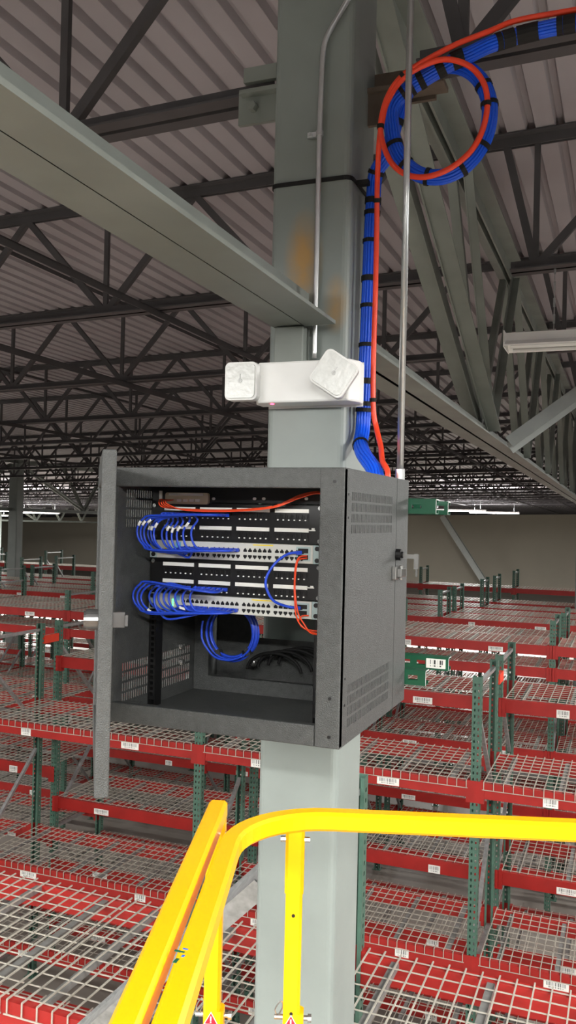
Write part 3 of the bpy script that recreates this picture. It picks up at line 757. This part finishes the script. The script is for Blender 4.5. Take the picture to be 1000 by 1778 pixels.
# coil of blue cable below the switches
ctr = atY(402, 1098, 2.14); cc = []
for k in range(7):
    rr = .062+.0035*(k % 4); oy = .006*(k % 3)-.012*(k // 4); pts = []
    for i in range(40):
        t = 2*math.pi*i/40; pts.append(ctr+Vector((rr*math.sin(t)*1.03+.002*(k%3), oy, rr*math.cos(t)*1.06-.002*(k%2))))
    cc.append(pts)
ob = empty('coiled_cable', ctr, 'coil of blue network cable hanging under the bottom switch', 'cable')
for pts in cc: m = MB(); m.tube(rel(pts, ctr), .0031, 7, closed=True); m.build('cable_turn', 'patch_blue', ob, smooth=True)
for ta in (3.75, 2.35):
    p = ctr+Vector((.068*math.sin(ta), 0, .072*math.cos(ta))); 
    m = MB(); m.tube(rel([p+Vector((-.004,0,.008)), p+Vector((.004,0,-.008))], ctr), .0145, 8); m.build('velcro_tie', 'black_rubber', ob)
cable([atY(352, 1078, 2.108), atY(350, 1095, 2.105), atY(353, 1115, 2.105), atY(372, 1140, 2.105), atY(398, 1146, 2.105), atY(420, 1140, 2.105)], .0031, 'patch_blue', 'loose_cable', 'loose blue network cable hanging beside the coil under the switches')
# black power cords on the cabinet floor
for k in range(4):
    c0 = atY(480+10*k, 1165, 2.37); pts = []
    for i in range(25):
        t = math.pi*(.02+.96*i/24); pts.append(c0+Vector((.085*math.cos(t)+.01*k, .012*k-.02, .055*math.sin(t)+.004*k)))
    cable(pts, .005, 'black_rubber', 'power_cord', 'black power cord coiled low at the back of the cabinet', 'black power cords', seg=2)
m = MB(); p = atY(437, 1151, 2.36)
for (r0, y_) in ((.013, 0.),): m.tube([(0,.07,0),(0,.03,0),(0,.018,0),(0,.004,0),(0,0,0)], [.006,.006,.013,.013,.006], 14)
o = m.build('knob', 'chrome', smooth=True); o.location = p; tag(o, 'round chrome knob at the back of the cabinet', 'knob')

# ------------------------------------------------------------------ strut channels behind the cabinet
def strut(name, label, xa, xb, yf, zc, label_tag=False):
    o = empty(name, (xa, yf, zc), label, 'strut'); L = xb-xa; h = .0413; d = .0413
    # C channel, open to the back; slots in the web
    us = [0.]; k = .02
    while k+.03 < L: us += [k, k+.028]; k += .05
    us.append(L); vs_ = [-h/2, -.007, .007, h/2]
    m = MB(); m.grid(us, vs_, lambda i, j: i % 2 == 1 and j == 1, lambda u, v: (u, 0, v)); 
    m.quad((0,0,h/2), (L,0,h/2), (L,d,h/2), (0,d,h/2)); m.quad((0,0,-h/2), (0,d,-h/2), (L,d,-h/2), (L,0,-h/2))
    m.quad((0,d,h/2), (L,d,h/2), (L,d,h/2-.009), (0,d,h/2-.009)); m.quad((0,d,-h/2), (0,d,-h/2+.009), (L,d,-h/2+.009), (L,d,-h/2))
    m.build('channel', 'green_strut', o, solid=.0025)
    m = MB(); m.quad((L+.0006,0,h/2), (L+.0006,d,h/2), (L+.0006,d,h/2-.003), (L+.0006,0,h/2-.003)); m.quad((L+.0006,0,-h/2), (L+.0006,.003,-h/2), (L+.0006,.003,h/2), (L+.0006,0,h/2))
    m.build('cut_end', 'galv_pale', o, solid=.001)
    if label_tag:
        t = link('barcode_label', tag_mesh(.062, .03), o, (L-.04, -.0015, .0))
    return o
zs1 = atY(730, 879, 2.46).z; zs2 = atY(720, 1175, 2.46).z
strut('strut_channel', 'green strut channel clamping the top of the cabinet to the column', -1.25, atY(757, 880, 2.45).x, 2.446, zs1)
strut('strut_channel', 'green strut channel behind the bottom of the cabinet, in front of the column', -1.25, atY(739, 1175, 2.45).x, 2.446, zs2)
strut('strut_channel', 'green strut channel with a barcode label, behind the column at the cabinet bottom', -1.25, atY(780, 1150, 2.79).x, 2.775, atY(760, 1151, 2.79).z, True)
strut('strut_channel', 'green strut channel behind the column, level with the cabinet top', -1.25, atY(779, 882, 2.79).x, 2.775, atY(760, 882, 2.79).z)

# ================================================================== EMERGENCY LIGHT
em = empty('emergency_light', (-.905, 2.44, .41), 'white emergency light with two lamp heads on the front of the column', 'light'); EO = Vector(em.location)
def epart(m, name, mt, **k): o = m.build(name, mt, em, **k); o.location = -EO; return o
za, zb_ = .348, .472
m = MB(); m.prism([(-1.078,2.495),(-1.078,2.45),(-1.055,2.405),(-.765,2.405),(-.745,2.45),(-.745,2.495)], za, zb_, 'z'); epart(m, 'housing', 'white', bevel=.006)
m = MB(); m.box((-1.056, 2.496, za-.006), (-.749, 2.5, zb_+.003)); epart(m, 'back_plate', 'white')
def lamp_head(c, yaw, rolla, size):
    M = Matrix.Translation(c) @ Matrix.Rotation(yaw, 4, 'Z') @ Matrix.Rotation(rolla, 4, 'Y')
    w_, h_ = size
    m = MB()
    for (ins, ya, yb) in ((0, -.025, .012), (.018, .012, .045)):
        i0 = len(m.v); m.prism(rrect(w_-2*ins, h_-2*ins, .017, 5), ya, yb, 'y')
    m.v = [tuple(M @ Vector(p)) for p in m.v]; h = epart(m, 'lamp_head', 'white', bevel=.002)
    m = MB(); m.prism(rrect(w_-.012, h_-.012, .014, 5), -.032, -.025, 'y')
    m.v = [tuple(M @ Vector(p)) for p in m.v]; o = m.build('lens', 'lens', h)
    m = MB(); m.tube([(0,-.0335,0),(0,-.031,0)], .007, 10); m.box((-.0015,-.0335,-.004), (.0015,-.032,.02)); m.v = [tuple(M @ Vector(p)) for p in m.v]; m.build('bulb_cap', 'galv_pale', h)
    return h
lamp_head(Vector((-1.098, 2.395, .412)), math.radians(4), 0, (.104, .116))
lamp_head(Vector((-.800, 2.375, .420)), math.radians(14), math.radians(33), (.112, .112))
m = MB(); m.tube([(-1.012,2.42,za-.003),(-1.012,2.42,za+.002)], .006, 10); epart(m, 'test_lamp', 'led_red')
m = MB(); m.tube([(-1.045,2.41,.43),(-1.09,2.41,.43)], .01, 8); epart(m, 'swivel', 'white')

# ------------------------------------------------------------------ conduits
def conduit(pts, r, label, clamps=()):
    o0 = Vector(pts[-1]); ob = empty('conduit', o0, label, 'conduit')
    m = MB(); m.tube(rel(pts, o0), r, 12); m.build('pipe', 'emt', ob, smooth=True)
    for c in clamps:
        c = Vector(c); m = MB(); m.tube(rel([c+Vector((0,0,.008)), c-Vector((0,0,.008))], o0), r*1.35, 12); m.box(tuple(c-o0+Vector((-.04,.0,-.008))), tuple(c-o0+Vector((-.0,.012,.008)))); m.tube(rel([c+Vector((-.03,-.008,0)), c+Vector((-.03,.0,0))], o0), .006, 8)
        m.build('strap_clamp', 'emt', ob)
    return ob
P = [atY(x, y, 2.482) for x, y in ((545.5,622),(547.5,540),(551,400),(555,232),(558,150),(561,95),(566,68),(578,44),(592,20),(612,-14))]
P[-2].y = 2.482; P = smoothpath(P[::-1], 5)
conduit(P, .0085, 'thin metal conduit running down the column face to the emergency light', clamps=(atY(555, 232, 2.482),))
conduit([(-.604, 2.395, 2.05), (-.604, 2.395, Z1)], .0098, 'straight vertical metal conduit rising from the back corner of the cabinet')
m = MB(); m.tube([(0,0,0),(0,0,.03)], .014, 12); o = m.build('conduit_connector', 'emt'); o.location = (-.604, 2.395, Z1); tag(o, 'metal connector where the straight conduit enters the cabinet top', 'connector')

# ------------------------------------------------------------------ strap around the column
z = 1.044; hw = .134
pts = []
for (x, y) in rrect(.266, .266, .024, 4, CX, CY): pts.append((x, y, z))
m = MB(); N = len(pts)
for k in range(N):
    a, b = pts[k], pts[(k+1) % N]; m.quad((a[0],a[1],z-.0065), (b[0],b[1],z-.0065), (b[0],b[1],z+.0065), (a[0],a[1],z+.0065))
m.box((-.80, 2.55, z-.0065), (-.765, 2.57, z+.0065))
tag(m.build('strap', 'black_rubber', solid=.003), 'black strap tied round the column above the girder seat', 'strap')

# ================================================================== BLUE TRUNK BUNDLE
YB_ = 2.60
def B(x, y, yy=YB_): return atY(x, y, yy)
SH = Vector((.0145, 0, 0))
trunk = [Vector((-.671, 2.377, .07)), Vector((-.671, 2.377, .135)), B(632,790,2.46), B(626,770,2.55), B(622,745)+SH, B(625,690)+SH, B(629,600)+SH, B(633,500)+SH, B(636,420)+SH, B(640,350)+SH, B(653,300,2.585), B(674,265,2.56)]
lc = B(766, 213, 2.53); RX, RZ = (B(852,213,2.53).x-B(684,213,2.53).x)/2, (B(766,112,2.53).z-B(766,312,2.53).z)/2
def loop(t, r=1., yy=0.): return Vector((lc.x+RX*r*math.sin(t), lc.y+yy, lc.z+RZ*r*math.cos(t)))
cen = trunk[:]
for i in range(1, 14): 
    t = math.radians(-105+ (360+72)*i/14); cen.append(loop(t, 1.0-.02*(i/14), .018-.056*i/14))
cen += [B(778,112,2.492), B(815,95,2.50), B(850,78,2.525), B(900,62,2.545), B(950,50,2.545), B(1000,40,2.545), B(1100,22,2.545), B(1300,-20,2.545)]
path = smoothpath(cen, 6)
def frame(path):
    T = [(path[min(i+1,len(path)-1)]-path[max(i-1,0)]).normalized() for i in range(len(path))]
    u = Vector((0,1,0)); out = []
    for t in T:
        u = (u-t*u.dot(t)).normalized(); out.append((u.copy(), t.cross(u)))
    return out
FR = frame(path)
bun = empty('cable_bundle', path[0], 'thick blue network cable bundle coiled beside the column and running along the roof joist', 'cable bundle')
offs = [(0,0)] + [(.0095*math.cos(a), .0095*math.sin(a)) for a in [k*math.pi/3 for k in range(6)]] + [(.0185*math.cos(a), .0185*math.sin(a)) for a in [k*math.pi/7 for k in range(14)]]
for (a, b) in offs[1:]:
    tw = .0; pth = []
    for i, p in enumerate(path):
        pth.append(p+FR[i][0]*a+FR[i][1]*b-path[0])
    m = MB(); m.tube(pth, .0048, 6, caps=False); m.build('cable', 'blue', bun, smooth=True)
ties = []
def near_idx(px, py, lo_=0, hi=None):
    best = None
    for i in range(lo_, hi or len(path)):
        c = R.T @ np.array(path[i]); q = (500+F*c[0]/-c[2], 889-F*c[1]/-c[2]); d = (q[0]-px)**2+(q[1]-py)**2
        if best is None or d < best[0]: best = (d, i)
    return best[1]
nl = len(trunk)*6
for (px, py, lo_, hi) in ((622,775,0,70),(624,715,0,70),(626,697,0,70),(628,663,0,70),(630,602,0,70),(632,538,0,70),(634,482,0,70),(637,418,0,70),(638,373,0,70),(641,352,0,70),(655,300,40,80),
        (680,215,50,130),(690,250,60,140),(700,290,60,140),(742,312,60,140),(798,288,60,140),(832,245,60,140),(845,150,60,140),(850,178,60,140),(700,165,80,160),(738,135,100,160),(760,122,110,160),(725,150,100,160),(790,103,120,170),(800,100,130,170),(862,72,130,190),(880,66,130,190),(905,60,130,190),(925,56,130,190),(975,46,130,190),(990,42,130,190)):
    i = near_idx(px, py, lo_, min(hi, len(path)))
    if i in ties or i < 1 or i > len(path)-2: continue
    ties.append(i); t = (path[i+1]-path[i-1]).normalized(); wd = random.choice((.006,.007,.009)) if py > 130 else random.choice((.008,.012,.017))
    m = MB(); m.tube([path[i]-t*wd-path[0], path[i]+t*wd-path[0]], .0250, 14, caps=False); m.build('velcro_tie', 'black_rubber', bun, solid=.002)
# orange inner duct
oc = [Vector((-.631, 2.362, .07)), Vector((-.631, 2.362, .135)), B(664,800,2.40), B(661,775,2.49), B(654,745,2.55), B(648,705,2.55), B(649,600,2.55), B(652,500,2.55), B(654,400,2.55), B(655,320,2.525), B(658,250,2.475), B(663,215,2.45)]
oc2 = [B(672,178,2.445), B(698,138,2.445), B(735,114,2.445), B(775,103,2.445), B(815,115,2.445), B(840,145,2.445), B(846,185,2.445), B(836,230,2.445), B(815,265,2.445), B(780,293,2.445), B(740,307,2.445), B(705,303,2.445), B(680,283,2.445), B(665,250,2.445), B(661,215,2.445), B(672,170,2.445), B(695,135,2.445), B(730,110,2.445), B(790,78,2.47), B(850,54,2.51), B(900,35,2.54), B(1000,17,2.55), B(1120,-6,2.55), B(1300,-40,2.55)]
opath = smoothpath(oc+oc2, 8)
od = empty('fibre_duct', opath[0], 'orange fibre duct looping beside the blue bundle at the column', 'duct')
m = MB(); m.tube(rel(opath, opath[0]), .0082, 12); m.build('duct', 'orange', od, smooth=True)
for (px, py) in ((660, 220), (650, 352), (637, 697), (845, 178), (700, 130)):
    best = min(range(2, len(opath)-2), key=lambda i: (lambda c: (500+F*c[0]/-c[2]-px)**2+(889-F*c[1]/-c[2]-py)**2)(R.T @ np.array(opath[i])))
    t = (opath[best+1]-opath[best-1]).normalized(); m = MB(); m.tube(rel([opath[best]-t*.006, opath[best]+t*.006], opath[0]), .011, 12); m.build('velcro_tie', 'black_rubber', od)

# ================================================================== SCISSOR LIFT
ZR = -.48
u = Vector((.95, .311, 0)).normalized(); v = Vector((u.y, -u.x, 0))
tb = .031
pf = atZ(740, 1409, ZR); ps = atZ(288, 1778, ZR); pl = atZ(213, 1778, ZR); ple = atZ(349, 1388, ZR)
# corner of the front rail centre line and the side rail centre line
pf = pf + v*tb*.45
A = Matrix(((u.x, -v.x), (u.y, -v.y))); rhs = Vector((ps.x-pf.x, ps.y-pf.y)); sol = A.inverted() @ rhs
corner = pf+u*sol.x; corner.z = ZR-tb/2
lift = empty('scissor_lift', (corner.x, corner.y, FL), 'yellow scissor lift platform guardrails in front of the column', 'lift'); LO = Vector(lift.location)
def lpart(m, name, mt, parent=None, **k): 
    o = m.build(name, mt, parent or lift, **k)
    if not parent: o.location = -LO
    return o
def sqtube(m, path, wd):
    """square tube swept along a path, kept upright"""
    P_ = [Vector(p) for p in path]; N = len(P_); base = len(m.v)
    for i in range(N):
        t = (P_[min(i+1,N-1)]-P_[max(i-1,0)]).normalized(); up = Vector((0,0,1))
        if abs(t.z) > .9: up = v
        s_ = t.cross(up).normalized(); uu = s_.cross(t)
        c = wd*.16
        for (a, b) in ((.5,.5-.16),(.5-.16,.5),(-.5+.16,.5),(-.5,.5-.16),(-.5,-.5+.16),(-.5+.16,-.5),(.5-.16,-.5),(.5,-.5+.16)): m.v.append(tuple(P_[i]+s_*a*wd+uu*b*wd))
    for i in range(N-1):
        for k in range(8): m.f.append((base+i*8+k, base+i*8+(k+1)%8, base+(i+1)*8+(k+1)%8, base+(i+1)*8+k)); m.mi.append(0)
    m.f.append(tuple(base+k for k in range(8))); m.f.append(tuple(base+(N-1)*8+k for k in range(8))[::-1]); m.mi += [0,0]
def rail_path(c, rad, back, right, z):
    pts = [c+v*back]
    for k in range(11):
        a = math.pi/2*k/10; pts.append(c+v*rad*(1-math.sin(a))+u*rad*(1-math.cos(a)))
    pts.append(c+u*right)
    for p in pts: p.z = z
    return pts
m = MB(); sqtube(m, rail_path(corner, .15, 1.3, .95, corner.z), tb); lpart(m, 'top_rail', 'yellow')
pd = ZR-1.1    # platform deck
m = MB(); sqtube(m, rail_path(corner, .15, 1.3, .95, ZR-.55), tb*.9); lpart(m, 'mid_rail', 'yellow')
plc = Vector(pl); end = Vector(ple); end = plc + v*((end-plc).dot(v)); plc.z = end.z = ZR-tb/2
m = MB(); sqtube(m, [plc+v*.75, end], tb); lpart(m, 'top_rail', 'yellow')
m = MB(); sqtube(m, [plc+v*.75-Vector((0,0,.55)), end-Vector((0,0,.55))], tb*.9); lpart(m, 'mid_rail', 'yellow')
def post(base, name='rail_post', sleeve=.12, wd=tb*.88):
    m = MB(); sqtube(m, [base-Vector((0,0,tb*.4)), Vector((base.x, base.y, pd))], wd); po = lpart(m, name, 'yellow')
    if sleeve:
        m = MB(); sqtube(m, [base-Vector((0,0,tb*.4)), base-Vector((0,0,sleeve))], wd*1.13); lpart(m, 'post_sleeve', 'yellow')
        m = MB(); q = base-Vector((0,0,.035)); m.tube([q-u*.024, q+u*.024], .005, 8); lpart(m, 'bolt', 'chrome')
    return po
fp_ = atZ(513, 1412, ZR); bp_ = corner+u*((fp_-corner).dot(u)); bp_.z = ZR-tb/2
lp_ = end+v*.016; lp_.z = ZR-tb/2
post(bp_); post(lp_)
post(corner+u*.93, sleeve=0); post(corner+v*1.25, sleeve=0); post(plc+v*.72, sleeve=0)
for (c, zpx) in ((bp_, 1766), (lp_, 1756)):
    zz = atY(505, zpx, c.y).z if c is bp_ else atY(349, zpx, c.y).z
    f_ = c - v*(-tb*.5)          # face toward the viewer
    f_ = c + v*tb*.47; f_.z = zz
    s = .0095
    Mx = Matrix((( u.x, 0, v.x, f_.x), (u.y, 0, v.y, f_.y), (0, 1, 0, f_.z), (0, 0, 0, 1)))
    def tri(k, d0, d1): 
        mm = MB(); mm.prism([(-s*k*1.12,-s*k*.8),(s*k*1.12,-s*k*.8),(0,s*k*1.15)], d0, d1, 'z'); mm.v = [tuple(Mx @ Vector(p)) for p in mm.v]; return mm
    lpart(tri(1.12, -.001, .0008), 'sticker_border', 'white'); lpart(tri(.95, -.0005, .0013), 'warning_sticker', 'red_sign')
    mm = MB(); mm.box((-.0011,-.0018,.0012), (.0011,.0052,.0016)); mm.box((-.0011,-.0052,.0012), (.0011,-.0032,.0016)); mm.v = [tuple(Mx @ Vector(p)) for p in mm.v]; lpart(mm, 'exclamation_mark', 'white')
    q = Vector((c.x, c.y, zz)); m = MB(); m.tube([q-u*.028, q+u*.032], .0045, 8); m.tube([q+u*.027, q+u*.033], .007, 8); lpart(m, 'lock_pin', 'chrome')
    m = MB(); m.tube(smoothpath([q-u*.024, q-u*.027+Vector((0,0,.012)), q-u*.018+Vector((0,0,.026)), q-u*.015+Vector((0,0,.016)), q-u*.023], 5), .0012, 6); lpart(m, 'pin_lanyard', 'chrome')
    m = MB(); sqtube(m, [Vector((c.x,c.y,zz+.012))+u*.006, Vector((c.x,c.y,pd))+u*.006], tb*.9); lpart(m, 'post_socket', 'yellow')
for zz in (.2, .62): 
    q = bp_-Vector((0,0,.155 if zz < .5 else .315)); m = MB(); m.tube([q+v*(tb*.43), q+v*(tb*.46)], .003, 8); lpart(m, 'pin_hole', 'black')
for (px, py, w_, h_, mt) in ((322, 1648, .006, .002, 'blue'), (312, 1652, .012, .003, 'green_strut'), (306, 1668, .004, .009, 'green_strut'), (318, 1660, .003, .004, 'blue')):
    q = atZ(px, py, ZR); m = MB(); m.box((q.x-w_/2, q.y-h_/2, ZR-.0005), (q.x+w_/2, q.y+h_/2, ZR+.0004)); lpart(m, 'paint_scuff', mt)
# platform, toe boards, scissor arms, chassis (below the view)
c = corner
def lbox(m, ua, ub, va, vb, za_, zb2):
    Mx = Matrix(((u.x, v.x, 0, c.x), (u.y, v.y, 0, c.y), (0, 0, 1, 0), (0, 0, 0, 1))); m.box((ua, va, za_), (ub, vb, zb2), Mx); return m
lpart(lbox(MB(), -.05, .96, -.03, 2.0, pd-.06, pd), 'platform_deck', 'platform')
m = MB(); lbox(m, -.05, .96, -.03, -.02, pd, pd+.15); lbox(m, -.05, -.04, -.03, 2.0, pd, pd+.15); lpart(m, 'toe_board', 'yellow')
lpart(lbox(MB(), .1, .8, .1, 1.8, FL+.25, FL+.6), 'chassis', 'platform')
for k in range(4):
    za_ = FL+.6+k*(pd-.06-FL-.6)/4; zb2 = FL+.6+(k+1)*(pd-.06-FL-.6)/4
    for s_ in (.2, .7):
        m = MB(); m.bar(c+u*s_+v*.2+Vector((0,0,za_-c.z)), c+u*s_+v*1.7+Vector((0,0,zb2-c.z)), .05, .09); m.bar(c+u*(s_+.055)+v*1.7+Vector((0,0,za_-c.z)), c+u*(s_+.055)+v*.2+Vector((0,0,zb2-c.z)), .05, .09); lpart(m, 'scissor_arm', 'platform')
for (a, b) in ((.06,.3),(.78,.3),(.06,1.5),(.78,1.5)):
    m = MB(); q = c+u*a+v*b; q.z = FL+.17; m.tube([q, q+u*.08], .17, 18); lpart(m, 'wheel', 'black_rubber')

# ------------------------------------------------------------------ lift the eye-relative scene onto the floor
for o in COL.objects:
    if o.parent is None and o is not cam: o.location.z += EYE
